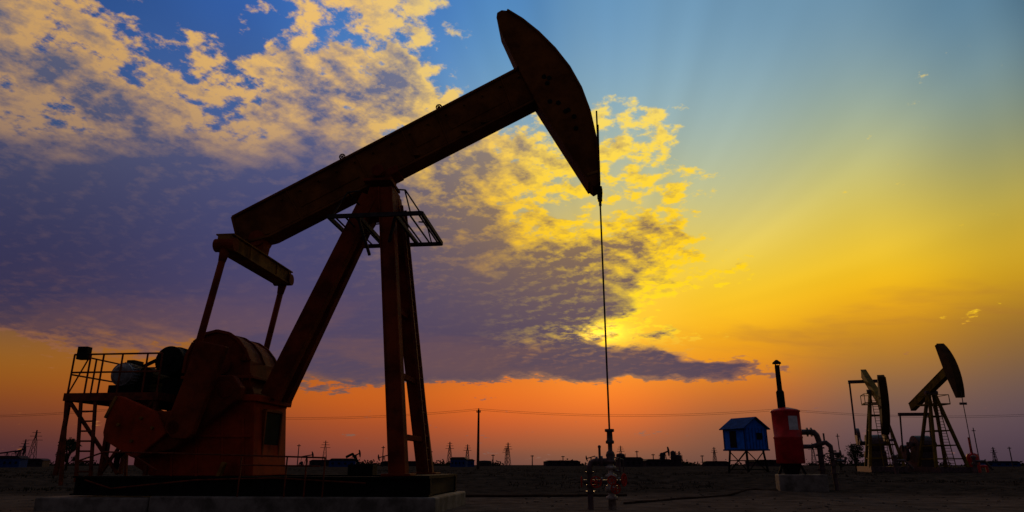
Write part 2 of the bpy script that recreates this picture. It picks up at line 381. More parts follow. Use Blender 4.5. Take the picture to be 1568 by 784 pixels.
b=MB(); b.torus((xx(890),0,zz(738)),.085,.013,(1,0,.0)); b.torus((xx(955),0,zz(735)),.10,.014,(1,-.5,0)); b.torus((xx(912),-.16,zz(738)),.09,.012,(0,1,0)); b.torus((0,-.24,zz(735)),.07,.012,(0,1,0)); b.torus((xx(941),-.15,zz(748)),.08,.012,(0,1,.2))
b.cyl((xx(912),0,zz(738)),(xx(912),-.16,zz(738)),.015,n=6); b.cyl((0,0,zz(735)),(0,-.24,zz(735)),.015,n=6)
b.done('handwheels',m_whr,wh)
# ------------------------------------------------------------------ ground
def sst(a,b_,x):
    t=max(0,min(1,(x-a)/(b_-a))); return t*t*(3-2*t)
def gz(x,y):
    r=.26*sst(22,38,y)
    amp=.16*sst(18,26,y)*(1-sst(90,160,y))
    near=.018*(1-sst(30,60,y))
    z=r+amp*(mnoise.noise(Vector((x*.16,y*.22,0)))+.5*mnoise.noise(Vector((x*.6,y*.5,3))))+near*mnoise.noise(Vector((x*1.7,y*1.7,5)))
    z+=.10*sst(17,19,y)*(1-sst(24,28,y))*(mnoise.noise(Vector((x*.5,y*.9,8)))+.4)*sst(2,6,x)
    return z
ys=[-300,-60,-10]; y=0
while y<9000:
    ys.append(y); y+= .28 if y<26 else (.6 if y<70 else y*.05)
xs=[]; x=0
while x<9000:
    xs.append(x); x+= .45 if x<22 else (1.0 if x<60 else x*.09)
xs=[-a for a in reversed(xs[1:])]+xs
vs=[(x,y,gz(x,y) if y>0 else 0) for y in ys for x in xs]; nx=len(xs)
fs=[(j*nx+i,j*nx+i+1,(j+1)*nx+i+1,(j+1)*nx+i) for j in range(len(ys)-1) for i in range(nx-1)]
me=bpy.data.meshes.new('ground'); me.from_pydata(vs,[],fs); me.update()
for p in me.polygons: p.use_smooth=True
gr=bpy.data.objects.new('ground',me); col.objects.link(gr)
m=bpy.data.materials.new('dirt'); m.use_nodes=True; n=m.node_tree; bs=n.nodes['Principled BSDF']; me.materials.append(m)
tc=n.nodes.new('ShaderNodeTexCoord')
def nn(scale,det=6,rough=.6):
    a=n.nodes.new('ShaderNodeTexNoise'); a.inputs['Scale'].default_value=scale; a.inputs['Detail'].default_value=det; a.inputs['Roughness'].default_value=rough; n.links.new(tc.outputs['Object'],a.inputs['Vector']); return a
n1=nn(.25);n2=nn(1.6,9,.72);n3=nn(18,4,.7)
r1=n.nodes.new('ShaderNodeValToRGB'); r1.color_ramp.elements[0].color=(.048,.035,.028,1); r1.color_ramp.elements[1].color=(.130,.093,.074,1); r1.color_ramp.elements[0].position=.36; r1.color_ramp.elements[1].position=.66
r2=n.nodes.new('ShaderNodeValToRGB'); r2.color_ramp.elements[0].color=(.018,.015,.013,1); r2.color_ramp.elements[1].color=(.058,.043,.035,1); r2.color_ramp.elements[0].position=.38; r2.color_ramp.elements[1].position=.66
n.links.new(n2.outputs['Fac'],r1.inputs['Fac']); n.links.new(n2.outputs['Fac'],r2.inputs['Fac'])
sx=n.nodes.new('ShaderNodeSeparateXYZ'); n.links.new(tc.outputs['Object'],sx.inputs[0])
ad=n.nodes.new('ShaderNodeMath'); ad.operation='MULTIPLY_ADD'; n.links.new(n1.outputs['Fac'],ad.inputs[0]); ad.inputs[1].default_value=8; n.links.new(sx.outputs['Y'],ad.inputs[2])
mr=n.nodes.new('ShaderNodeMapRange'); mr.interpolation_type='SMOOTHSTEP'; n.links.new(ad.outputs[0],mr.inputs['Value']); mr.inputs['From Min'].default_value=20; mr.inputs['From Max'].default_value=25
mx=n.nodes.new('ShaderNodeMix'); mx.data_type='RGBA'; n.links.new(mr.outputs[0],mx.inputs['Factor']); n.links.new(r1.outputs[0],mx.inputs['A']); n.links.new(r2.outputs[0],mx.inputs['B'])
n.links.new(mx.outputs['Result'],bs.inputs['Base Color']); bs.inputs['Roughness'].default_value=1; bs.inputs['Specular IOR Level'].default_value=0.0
hs=n.nodes.new('ShaderNodeMath'); hs.operation='MULTIPLY_ADD'; n.links.new(n3.outputs['Fac'],hs.inputs[0]); hs.inputs[1].default_value=.3; n.links.new(n2.outputs['Fac'],hs.inputs[2])
bp=n.nodes.new('ShaderNodeBump'); bp.inputs['Strength'].default_value=.7; bp.inputs['Distance'].default_value=.08; n.links.new(hs.outputs[0],bp.inputs['Height']); n.links.new(bp.outputs['Normal'],bs.inputs['Normal'])
# dry grass
b=MB()
for i in range(9000):
    y=random.uniform(21,75) if random.random()<.8 else random.uniform(75,140); x=random.uniform(-1,1)*y*.95
    if mnoise.noise(Vector((x*.12,y*.12,9)))<-.05: continue
    if abs(x-8.5)<2 and y<26: continue
    z=gz(x,y); h=random.uniform(.03,.12); 
    for k in range(3):
        a=random.uniform(0,6.28); dx,dy=math.cos(a)*.03,math.sin(a)*.03; ox,oy=random.uniform(-.12,.12),random.uniform(-.12,.12)
        b.add([(x+ox-dx,y+oy-dy,z-.02),(x+ox+dx,y+oy+dy,z-.02),(x+ox+random.uniform(-.1,.1),y+oy,z+h)],[(0,1,2)])
b.done('dry_grass',m_grass)
b=MB()
for i in range(900):
    y=random.uniform(11.5,34); x=random.uniform(-1,1)*y*.85; r=random.uniform(.008,.03)*(1+ .6*(y>20))
    if y<15.5 and -8.5<x<-.5: continue
    b.box((x,y,gz(x,y)+r*.15),(r*2,r*1.6,r),random.uniform(0,3))
b.done('ground_stones',m_stone)
# flowlines
b=MB(); pts=[]
for i in range(13):
    t=i/12; a=P(955,752,14.5).lerp(P(1185,742,21),t); pts.append((a.x,a.y,gz(a.x,a.y)+.015+.01*math.sin(i*2)))
b.tube(pts,.025,8); b.done('flow_pipeline',m_pipe)
b=MB(); pts=[]
for i in range(10):
    x=-1.2+ i*.9*.5; pts.append((x,17.5+.05*i,gz(x,17.5)+.03))
b.tube(pts,.03,6); b.done('flow_pipeline',m_pipe)
# ------------------------------------------------------------------ heater tank
DT=21.0; c=P(1210,700,DT); tk=empty('heater_tank',(c.x,DT,0),R(-15))
def tz(y): return P(1210,y,DT).z
b=MB(); b.box((.22,0,.22),(1.30,1.1,.54)); b.done('concrete_plinth',m_con,tk,.03)
z0=.49
b=MB(); r=.40
b.lathe((0,0,0),[(r*.9,tz(710)),(r,tz(709)),(r,tz(672)),(r+.015,tz(671)),(r+.015,tz(669)),(r,tz(668)),(r,tz(632)),(r+.02,tz(631)),(r+.02,tz(629)),(r*.85,tz(627)),(r*.3,tz(624))],36)
b.done('tank_shell',m_tank,tk,smooth=True)
b=MB(); b.lathe((-.08,0,0),[(.115,tz(625)),(.115,tz(600)),(.075,tz(597)),(.07,tz(560)),(.06,tz(559))],18)
b.lathe((-.08,0,0),[(.13,tz(557)),(.125,tz(555)),(.03,tz(551))],18)
for a in(0,2.1,4.2): b.cyl((-.08+.06*math.cos(a),.06*math.sin(a),tz(561)),(-.08+.1*math.cos(a),.1*math.sin(a),tz(556)),.01,n=5)
b.done('chimney',m_blk,tk)
b=MB()
for a in(.6,2.2,3.8,5.4): b.bar((r*.8*math.cos(a),r*.8*math.sin(a),tz(709)),(r*1.25*math.cos(a),r*1.25*math.sin(a),z0),.05,.05)
b.cyl((0,0,z0),(0,0,tz(709)),.2,.3,n=18)
b.done('tank_legs',m_blk,tk)
b=MB(); nseg=8; a0=-math.pi/2+.05
for i in range(nseg):
    a=a0+i*.09;a2=a0+(i+1)*.09; rr=r+.006
    b.add([(rr*math.cos(a),rr*math.sin(a),tz(659)),(rr*math.cos(a2),rr*math.sin(a2),tz(659)),(rr*math.cos(a2),rr*math.sin(a2),tz(638)),(rr*math.cos(a),rr*math.sin(a),tz(638))],[(0,1,2,3)])
b.done('tank_label',m_lab,tk)
b=MB()
b.tube([(.35,0,tz(662)),(.72,0,tz(662)),(.80,0,tz(667)),(.84,0,tz(676)),(.84,0,tz(742))],.08,14)
b.tube([(.38,0,tz(684)),(.62,0,tz(684)),(1.0,-.1,tz(678)),(1.12,-.1,tz(684)),(1.15,-.1,.0)],.065,12)
for x,y in((.55,662),(.66,662)): b.cyl((x-.02,0,tz(y)),(x+.02,0,tz(y)),.13,n=16)
for y in(685,696,706,718): b.cyl((.84,0,tz(y)),(.84,0,tz(y)-.04),.13,n=16); b.cyl((1.15,-.1,tz(y+5)),(1.15,-.1,tz(y+5)-.04),.115,n=16)
b.cyl((.99,0,tz(675)),(.99,0,tz(664)),.025); b.torus((1.0,-.2,tz(700)),.1,.014,(0,1,0)); b.torus((1.36,-.1,tz(695)),.1,.014,(1,0,0)); b.cyl((1.15,-.1,tz(695)),(1.36,-.1,tz(695)),.04)
b.tube([(1.15,-.1,tz(706)),(1.45,-.1,tz(706)),(1.5,-.1,tz(700))],.035)
b.done('pipe_manifold',m_wh,tk)
# ------------------------------------------------------------------ blue shed
DS=46.; c=P(1144,700,DS); sh=empty('elevated_blue_shed',(c.x,DS,gz(c.x,DS)),R(28),.93)
def szz(y): return (P(1146,y,DS).z-sh.location.z)/.93
zb,ze,zr_=szz(688),szz(656),szz(640)
b=MB(); b.box((0,0,(zb+ze)/2),(2.1,1.9,ze-zb))
b.add([(-1.05,-.95,ze),(1.05,-.95,ze),(0,-.95,zr_-.1),(-1.05,.95,ze),(1.05,.95,ze),(0,.95,zr_-.1)],[(0,1,2),(3,5,4),(0,2,5,3),(1,4,5,2)])
b.done('shed_walls',m_blue,sh)
b=MB()
for s in(-1,1): b.bar((s*1.28,0,ze-.08),(0,0,zr_),2.3,.06,lat=(0,1,0))
b.box((0,0,zb-.05),(2.3,2.1,.1))
for s in(-1,1):
    for t in(-1,1): b.box((s*1.06,t*.96,(zb+ze)/2),(.07,.07,ze-zb))
for i in range(7): b.box((-.9+i*.3,-.96,(zb+ze)/2),(.03,.03,ze-zb-.02))
b.done('shed_roof',m_blued,sh)
b=MB(); b.box((.35,-.97,(zb+ze)/2+.15),(.55,.04,.45)); b.box((-1.06,.1,(zb+ze)/2-.05),(.04,.6,ze-zb-.3)); b.done('shed_window',m_win,sh)
b=MB(); zc=zb-.1
for s in(-1,1):
    for t in(-1,1): b.bar((s*.8,t*.75,zc),(s*.95,t*.9,-.1),.1,.1)
for z in(zc*.55,zc*.15):
    for t in(-1,1): b.bar((-.87,t*.82,z),(.87,t*.82,z),.06,.06); b.bar((t*.87,-.82,z),(t*.87,.82,z),.06,.06,lat=(0,0,1))
for t in(-1,1):
    b.bar((-.85,t*.8,zc),(.92,t*.86,.05),.05,.05); b.bar((.85,t*.8,zc),(-.92,t*.86,.05),.05,.05); b.bar((t*.85,-.8,zc),(t*.92,.86,.05),.05,.05,lat=(1,0,0))
b.done('shed_stand',m_blk,sh)
# ------------------------------------------------------------------ background pumpjacks
def bgjack(px,depth,yaw,ang,sc,mt,mt2,mt3=None):
    c=P(px,700,depth); o=empty('oil_pumpjack',(c.x,depth,gz(c.x,depth)),yaw,sc)
    piv=Vector((0,0,5.2)); ca,sa=math.cos(ang),math.sin(ang)
    def T(x,z): return (piv.x+x*ca-z*sa, piv.z+x*sa+z*ca)
    b=MB(); b.prism([T(-3,.0),T(3.0,.0),T(3.0,.55),T(-3,.5)],-.16,.16)
    for z in(0,.53):
        p,q=T(-3,z),T(3,z); b.bar((p[0],0,p[1]),(q[0],0,q[1]),.36,.05)
    b.done('walking_beam',mt,o,.01)
    hd=[]
    Rr=3.5
    for i in range(11):
        a=-.58+1.16*i/10; hd.append(T(Rr*math.cos(a)+.15,Rr*math.sin(a)+.2))
    hd+= [T(2.75,2.15),T(2.7,.6),T(2.7,0),T(2.85,-1.65)]
    b=MB(); b.prism(hd,-.2,.2)
    for i in range(10): b.bar((hd[i][0],0,hd[i][1]),(hd[i+1][0],0,hd[i+1][1]),.46,.05)
    b.done('horse_head',mt3 or mt,o)
    b=MB()
    b.box((0,0,5.12),(.5,.6,.16)); b.cyl((0,-.4,5.2),(0,.4,5.2),.15)
    tx,tz_=T(-2.9,0)
    b.box((tx,0,tz_-.3),(.22,2.2,.22))
    sx,sz=-2.5,1.9; pxn,pzn=-2.5-.7,1.9+(tz_-.3-5.0)*.5
    for w in(-1,1): b.cyl((tx,w*1.0,tz_-.3),(pxn,w*1.0,pzn),.06,n=8)
    for w in(-1,1):
        b.bar((sx+.3,w*.85,sz),(pxn-.2,w*.85,pzn),.14,.3)
        b.cyl((pxn-.1,w*.75,pzn-.1),(pxn-.1,w*.98,pzn-.1),.58,n=20)
    b.done('crank_and_pitman',mt2,o)
    b=MB()
    for w in(-1,1):
        b.bar((.1,w*.2,5.05),(1.0,w*1.0,.3),.16,.2); b.bar((-.1,w*.2,5.05),(-1.5,w*.9,.3),.16,.2)
    for t in(.3,.5,.7,.88):
        z=5.05-4.75*t; x=.1+.9*t; y=.2+.8*t; x2=-.1-1.4*t; y2=.2+.7*t
        b.bar((x,-y,z),(x,y,z),.08,.08,lat=(0,0,1)); b.bar((x2,-y2,z),(x2,y2,z),.08,.08,lat=(0,0,1))
        for w in(-1,1): b.bar((x,w*y,z),(x2,w*y2,z),.06,.06)
    for i in range(22):
        t=.1+.88*i/22; b.bar((.2+.9*t,-.2,5.05-4.75*t),(.2+.9*t,.2,5.05-4.75*t),.03,.03,lat=(0,0,1))
    for w in(-.2,.2): b.bar((.2,w,5.05),(1.1,w,.3),.04,.05)
    z=4.4
    for w in(-.7,.7): b.bar((-.7,w,z),(.8,w,z),.05,.08); b.bar((-.7,w,z+.6),(.8,w,z+.6),.04,.04); 
    for x in(-.7,.8):
        b.bar((x,-.7,z),(x,.7,z),.08,.05,lat=(0,0,1)); b.bar((x,-.7,z+.6),(x,.7,z+.6),.04,.04,lat=(0,0,1))
        for w in(-.7,.7): b.bar((x,w,z),(x,w,z+.6),.04,.04)
    b.done('samson_post',mt,o)
    b=MB()
    for w in(-.95,.95): b.box((-1.4,w,.18),(6.0,.2,.36))
    for x in(-4.2,-3,-1.5,0,1.4): b.box((x,0,.18),(.2,1.68,.3))
    b.box((-2.5,0,.85),(1.5,1.1,1.0)); b.cyl((-2.5,-.5,1.75),(-2.5,.5,1.75),.72,n=20); b.cyl((-2.5,-.95,1.9),(-2.5,.95,1.9),.14)
    b.box((-3.9,0,.7),(.7,.6,.5)); b.cyl((-3.9,-.5,1.1),(-3.9,.3,1.1),.28,n=14)
    b.done('skid_and_gearbox',mt2,o)
    b=MB(); a=hd[0]; xr=max(p[0] for p in hd[:11]); 
    b.cyl((xr,0,a[1]+.4),(xr,0,.9),.025,n=6); b.box((xr,0,a[1]-.4),(.12,.4,.14)); b.lathe((xr,0,0),[(.12,-.1),(.12,.5),(.2,.5),(.2,.6),(.1,.62),(.1,.9),(.16,.9),(.16,1.0),(.05,1.05)],12)
    b.tube([(xr,0,.7),(xr+.2,.5,.7),(xr+.2,.9,.2)],.07,8)
    b.done('rod_and_wellhead',m_wh,o)
    return o
bgjack(1352,47,R(-108),R(-26),1.0,m_yel,m_wh,m_hd)
bgjack(1443,46,R(-94),R(19),.97,m_yel,m_wh,m_hd)
for px,dp,yw,an,s in((545,330,-40,15,.9),(588,380,200,-15,.9),(1018,300,-70,10,1),(1040,330,-100,-15,1),(28,230,-30,10,.9),(10,290,210,-10,1),(470,400,20,10,1),(905,480,160,-15,1)):
    bgjack(px,dp,R(yw),R(an),s,m_far,m_far)
b=MB()
c=P(1489,700,46); x,y=c.x,46.; z=gz(x,y)
b.lathe((x,y,z),[(.35,0),(.36,1.0),(.3,1.15),(.08,1.25),(.07,2.2)],16); b.tube([(x+.3,y,z+.4),(x+.8,y,z+.4),(x+.8,y,z+.02)],.08)
b.done('heater_tank',m_tank)
# ------------------------------------------------------------------ power line
DL=82.
poles=[]
for px in(-330,176,733,1196,1700):
    a=P(px,627,DL); poles.append(a)
    o=empty('utility_pole',(a.x,DL,0)); b=MB(); b.cyl((0,0,0),(0,0,a.z),.17,.11,n=10); b.box((0,-.15,a.z-.3),(.5,.1,.12)); 
    for s in(-.2,.2): b.cyl((s,-.15,a.z-.25),(s,-.15,a.z-.1),.05,n=6)
    b.cyl((0,0,a.z),(0,0,a.z+.15),.05,n=6)
    b.done('pole_with_crossarm',m_wood,o)
b=MB()
for i in range(4):
    a,c=poles[i],poles[i+1]
    for off,dz in((0,.1),(.25,-.1)):
        pts=[]
        for k in range(17):
            t=k/16; sag=1.0*4*t*(1-t)*( (c.x-a.x)/42)**2; pts.append((a.x+(c.x-a.x)*t,DL-off,a.z+dz-sag))
        for k in range(16): b.cyl(pts[k],pts[k+1],.018,n=4)
b.done('power_line',m_cable)
def pylon(px,ytop,depth):
    a=P(px,ytop,depth); H=a.z-gz(a.x,depth); o=empty('electricity_pylon',(a.x,depth,0),random.uniform(-.5,.5)); b=MB(); th=.0005*depth; w=H*.10
    lv=[0,.2,.38,.54,.68,.8,.9,1]
    def q(t,s,u): f=(1-t)*1+.12*t if t<.7 else .2*(1.1-t)/.4+.02; return (s*w*f,u*w*f,H*t)
    for i in range(7):
        for s,u,s2,u2 in((-1,-1,1,-1),(1,-1,1,1),(1,1,-1,1),(-1,1,-1,-1)):
            b.bar(q(lv[i],s,u),q(lv[i+1],s,u),th,th); b.bar(q(lv[i],s,u),q(lv[i+1],s2,u2),th*.6,th*.6); b.bar(q(lv[i],s,u),q(lv[i],s2,u2),th*.6,th*.6,lat=(0,0,1))
    for t,l in((.72,.2),(.83,.16),(.93,.11)): b.bar((-H*l,0,H*t),(H*l,0,H*t),th,th*1.2); 
    b.done('lattice',m_far,o)
for a in((57,658,520),(40,672,640),(499,674,560),(716,680,640),(778,677,520),(689,676,600),(950,682,700),(1093,684,640),(1520,684,560),(1243,678,500),(430,684,700),(1402,684,600),(775,684,700)): pylon(*a)
# small distant posts
for px,yt,dp in ((352,690,220),(660,690,220),(650,694,260),(815,697,300),(862,698,260),(975,690,240),(1000,695,260),(1075,697,300),(1282,664,110),(1490,655,90),(1545,684,200),(458,680,240),(587,683,180),(640,686,300),(755,696,320)):
    a=P(px,yt,dp); b=MB(); b.cyl((0,0,0),(0,0,a.z),.0008*dp,.0006*dp,n=8); b.box((0,0,a.z*.93),(.014*dp*.35,.001*dp,.001*dp)); o=b.done('utility_pole',m_far); o.location=(a.x,dp,0)
# distant sheds
def farshed(px,yt,dp,w,mt):
    a=P(px,yt,dp); z0=gz(a.x,dp); H=a.z-z0; o=empty('industrial_shed',(a.x,dp,z0),random.uniform(-.3,.3)); b=MB(); b.box((0,0,H*.38),(w,w*.5,H*.76)); b.done('walls',mt,o)
    b=MB(); b.prism([(-w/2-.3,H*.76),(w/2+.3,H*.76),(w/2*.8,H),(-w/2*.8,H)],-w*.28,w*.28); b.done('roof',m_far,o)
    b=MB(); 
    for i in range(4): b.box((-w*.36+i*w*.24,-w*.25-.02,H*.4),(w*.09,.08,H*.22))
    b.done('windows',m_win,o)
for a in((527,702,190,7,m_blued),(497,704,260,10,m_far),(703,700,180,4,m_blued),(712,703,200,5,m_blued),(963,700,200,7,m_far),(1005,703,240,9,m_far),(940,704,300,14,m_far),(1180,704,260,16,m_far),(1525,706,240,12,m_blued),(860,705,330,16,m_far),(20,698,150,5,m_blued),(45,702,200,9,m_far),(620,706,300,18,m_far),(1095,706,300,10,m_far)): farshed(*a)
# storage tanks / small columns
for px,yt,dp,r in((1030,690,250,.9),(1037,696,250,1.5),(950,694,260,1.6),(1013,693,250,.7),(742,705,300,3)):
    a=P(px,yt,dp); b=MB(); H=a.z; b.lathe((0,0,0),[(r,0),(r,H*.9),(r*.8,H*.95),(r*.2,H)],14); b.torus((0,0,H*.6),r*1.15,.12,(0,0,1),10); b.cyl((r*1.1,0,0),(r*1.1,0,H*.97),.1,n=6); o=b.done('storage_tank',m_far); o.location=(a.x,dp,0)
# trees
def tree(px,ytop,dp,wpx):
    a=P(px,ytop,dp); z0=gz(a.x,dp); H=a.z-z0; wd=wpx*dp/1100; o=empty('bushy_tree',(a.x,dp,z0)); b=MB()
    b.cyl((0,0,-.1),(0,0,H*.45),H*.04,H*.025,n=8); cl=[]
    for i in range(16):
        an=random.uniform(0,6.28); rr=random.uniform(.1,.5)*wd; z=random.uniform(.3,.92)*H; f=1-.5*max(0,(z/H-.5))*2
        p=Vector((math.cos(an)*rr*f,math.sin(an)*rr*f,z)); cl.append(p); b.cyl((0,0,H*random.uniform(.15,.4)),p,H*.018,H*.006,n=5)
    b.done('trunk_and_limbs',m_bark,o); b=MB()
    for p in cl:
        cr=random.uniform(.10,.2)*wd
        for k in range(110):
            d=Vector((random.gauss(0,1),random.gauss(0,1),random.gauss(0,.8)))*cr*.6; q=p+d; s=H*.022
            e=Vector((random.uniform(-1,1),random.uniform(-1,1),random.uniform(-1,1))).normalized()*s; g=e.orthogonal().normalized()*s
            b.add([q-e,q+g,q+e,q-g],[(0,1,2,3)])
    b.done('foliage',m_leaf,o)
tree(1306,679,62,34); tree(110,668,62,30); tree(1284,692,64,16); tree(1375,694,75,18)
b=MB()
for i in range(420):
    dp=random.uniform(380,700); px=random.uniform(-150,1720)
    if mnoise.noise(Vector((px*.012,dp*.002,1)))<0.02: continue
    a=P(px,706,dp); h=random.uniform(1.5,4.0)
    for k in range(40):
        q=Vector((a.x+random.gauss(0,2.6),dp+random.gauss(0,2),abs(random.gauss(0,.45))*h)); s=.6
        b.add([q+Vector((-s,0,0)),q+Vector((0,0,s*random.uniform(.3,1))),q+Vector((s,0,0)),q+Vector((0,.3,-s))],[(0,1,2,3)])
b.done('distant_tree_row',m_leaf)
# ------------------------------------------------------------------ sun
sd=ray(921,512).normalized(); sel=math.asin(sd.z); saz=math.atan2(sd.x,sd.y)
sl=bpy.data.lights.new('sun','SUN'); sl.energy=.45; sl.angle=R(1.5); sl.color=(1,.55,.22)
so=bpy.data.objects.new('sun',sl); col.objects.link(so); so.rotation_euler=sd.to_track_quat('Z','Y').to_euler()
# ------------------------------------------------------------------ world sky
w=bpy.data.worlds.new('World'); S.world=w; w.use_nodes=True; nt=w.node_tree; nt.nodes.clear()
def N(t,**k):
    o=nt.nodes.new(t)
    for a,v in k.items(): setattr(o,a,v)
    return o
def lk(v,i):
    if isinstance(v,bpy.types.NodeSocket): nt.links.new(v,i)
    else: i.default_value=v
def ma(op,a,b_=None,c=None,clamp=False):
    o=N('ShaderNodeMath',operation=op,use_clamp=clamp); lk(a,o.inputs[0])
    if b_ is not None: lk(b_,o.inputs[1])
    if c is not None: lk(c,o.inputs[2])
    return o.outputs[0]
def mrg(v,a,b_,c=0.,d=1.,mode='SMOOTHSTEP'):
    o=N('ShaderNodeMapRange',interpolation_type=mode); lk(v,o.inputs['Value']); 
    for nme,x in(('From Min',a),('From Max',b_),('To Min',c),('To Max',d)): lk(x,o.inputs[nme])
    return o.outputs[0]
def mix(f,a,b_,bt='MIX'):
    o=N('ShaderNodeMix',data_type='RGBA',blend_type=bt); lk(f,o.inputs['Factor']); 
    for v,i in((a,o.inputs['A']),(b_,o.inputs['B'])):
        if isinstance(v,bpy.types.NodeSocket): nt.links.new(v,i)
        else: i.default_value=(*v,1)
    return o.outputs['Result']
tc=N('ShaderNodeTexCoord'); dirv=tc.outputs['Generated']; sp=N('ShaderNodeSeparateXYZ'); nt.links.new(dirv,sp.inputs[0]); X,Y,Z=sp.outputs
az=ma('ARCTAN2',X,Y); el=ma('ARCSINE',Z)
zc=ma('ADD',ma('MAXIMUM',Z,0.0),.18)
cb_=N('ShaderNodeCombineXYZ'); lk(ma('DIVIDE',X,zc),cb_.inputs[0]); lk(ma('DIVIDE',Y,zc),cb_.inputs[1]); pl=cb_.outputs[0]
def noise(vec,scale,det=5,rough=.55,dist=0.,dims='2D',off=None,stretch=None,rot=0):
    if off or stretch or rot:
        mp=N('ShaderNodeMapping'); nt.links.new(vec,mp.inputs[0])
        if off: mp.inputs['Location'].default_value=(*off,0)
        if stretch: mp.inputs['Scale'].default_value=(*stretch,1)
        mp.inputs['Rotation'].default_value=(0,0,rot)
        vec=mp.outputs[0]
    o=N('ShaderNodeTexNoise',noise_dimensions=dims); nt.links.new(vec,o.inputs['Vector']); o.inputs['Scale'].default_value=scale; o.inputs['Detail'].default_value=det; o.inputs['Roughness'].default_value=rough; o.inputs['Distortion'].default_value=dist
    return o
E0_,E1_=-.04,.72
def col_az(X0): return math.atan((X0-784)/(F*CP))
def elev(X0,y):
    a=col_az(X0); v=392-y; fy=F*CP-v*SP; return math.atan2(F*SP+v*CP,fy/math.cos(a))
def ramp(X0,tab,elsock,mode):
    o=N('ShaderNodeValToRGB'); cr=o.color_ramp; cr.interpolation=mode
    st=sorted([((elev(X0,y)-E0_)/(E1_-E0_),c) for y,c in tab])
    cr.elements[0].position=st[0][0]; cr.elements[1].position=st[-1][0]
    for p,c in st[1:-1]: cr.elements.new(p)
    for e_,(p,c) in zip(cr.elements,st):
        e_.color=(*(lin(c) if isinstance(c,tuple) else (c,c,c)),1)
    nt.links.new(elsock,o.inputs['Fac']); return o.outputs['Color']
def field(tabs,azs,els,mode='B_SPLINE',az_i='SMOOTHSTEP'):
    t=mrg(els,E0_,E1_,mode='LINEAR'); ks=sorted(tabs); res=ramp(ks[0],tabs[ks[0]],t,mode)
    for a,c in zip(ks,ks[1:]):
        res=mix(mrg(azs,col_az(a),col_az(c),mode=az_i),res,ramp(c,tabs[c],t,mode))
    return res
C={0:[(0,(42,78,138)),(100,(50,80,132)),(200,(58,78,118)),(350,(60,62,88)),(480,(100,75,62)),(540,(155,98,18)),(600,(140,68,22)),(660,(88,46,44)),(712,(58,36,50))],
300:[(0,(48,92,165)),(100,(60,95,155)),(200,(70,90,140)),(350,(70,70,105)),(480,(110,80,70)),(530,(160,100,22)),(600,(168,80,16)),(660,(108,53,43)),(712,(68,42,54))],
600:[(0,(62,115,184)),(100,(80,130,189)),(200,(100,135,175)),(350,(110,110,130)),(480,(110,90,90)),(560,(150,85,35)),(600,(210,97,4)),(650,(168,68,26)),(712,(80,48,56))],
784:[(0,(78,133,189)),(100,(100,150,192)),(200,(130,165,185)),(330,(180,170,110)),(450,(220,160,50)),(540,(200,115,30)),(590,(236,112,0)),(640,(208,80,18)),(685,(122,62,50)),(712,(84,50,60))],
920:[(0,(98,145,185)),(100,(120,160,189)),(200,(145,175,180)),(330,(210,190,100)),(450,(250,198,50)),(510,(250,195,25)),(560,(235,130,16)),(600,(242,112,0)),(640,(212,82,18)),(685,(122,62,50)),(712,(84,50,60))],
1100:[(0,(106,148,180)),(100,(130,167,188)),(200,(160,182,176)),(300,(195,194,138)),(400,(240,205,50)),(480,(248,188,0)),(550,(234,142,0)),(600,(200,98,24)),(650,(130,75,54)),(712,(73,49,62))],
1330:[(0,(106,145,172)),(100,(130,160,172)),(200,(164,176,144)),(300,(206,191,92)),(400,(243,196,10)),(470,(228,158,8)),(540,(178,118,32)),(600,(125,90,70)),(660,(90,68,80)),(712,(63,49,66))],
1568:[(0,(90,128,154)),(100,(112,140,150)),(200,(140,150,120)),(300,(180,164,65)),(400,(208,160,10)),(470,(170,118,28)),(540,(128,93,56)),(600,(97,76,78)),(660,(78,60,76)),(712,(56,46,63))],
1760:[(0,(60,92,114)),(100,(80,106,116)),(200,(108,118,94)),(300,(146,132,52)),(400,(175,134,12)),(470,(146,102,32)),(540,(114,84,56)),(600,(90,70,74)),(712,(52,43,60))]}
MK={0:[(0,.50),(100,.52),(180,.58),(250,.74),(330,.88),(450,.92),(490,.7),(520,.35),(570,.05),(712,0.)],
150:[(0,.44),(60,.48),(120,.53),(200,.68),(260,.84),(330,.93),(470,.92),(500,.7),(530,.3),(580,.05)],
300:[(0,.38),(60,.45),(120,.52),(180,.58),(230,.74),(300,.90),(480,.93),(520,.7),(550,.35),(590,.05)],
450:[(0,.52),(60,.50),(130,.53),(190,.60),(250,.80),(320,.92),(500,.94),(560,.85),(585,.4),(605,.05)],
600:[(0,.50),(60,.44),(110,.47),(180,.55),(240,.68),(300,.80),(380,.93),(500,.95),(570,.9),(590,.4),(605,.05)],
700:[(0,.02),(70,.2),(120,.46),(170,.55),(240,.66),(300,.64),(380,.82),(450,.94),(575,.9),(592,.1)],
800:[(0,0.),(110,.1),(150,.47),(220,.60),(280,.58),(350,.60),(400,.72),(450,.88),(490,.90),(520,.74),(570,.88),(590,.05)],
900:[(0,0.),(130,.1),(170,.5),(250,.54),(300,.55),(350,.56),(400,.66),(440,.80),(480,.82),(502,.52),(514,.55),(528,.92),(574,.96),(588,.05)],
1000:[(0,0.),(150,.1),(180,.47),(225,.52),(250,.40),(290,.54),(320,.52),(360,.48),(390,.60),(450,.70),(478,.60),(503,.28),(522,.5),(540,.92),(572,.96),(588,.05)],
1080:[(0,0.),(240,.1),(290,.46),(330,.2),(380,.42),(420,.54),(450,.38),(475,.08),(545,.15),(562,.80),(582,.75),(592,.0)],
1170:[(0,0.),(300,0.),(560,0.),(576,.45),(586,0.)],
1250:[(0,0.),(300,0.),(560,0.),(586,0.)]}
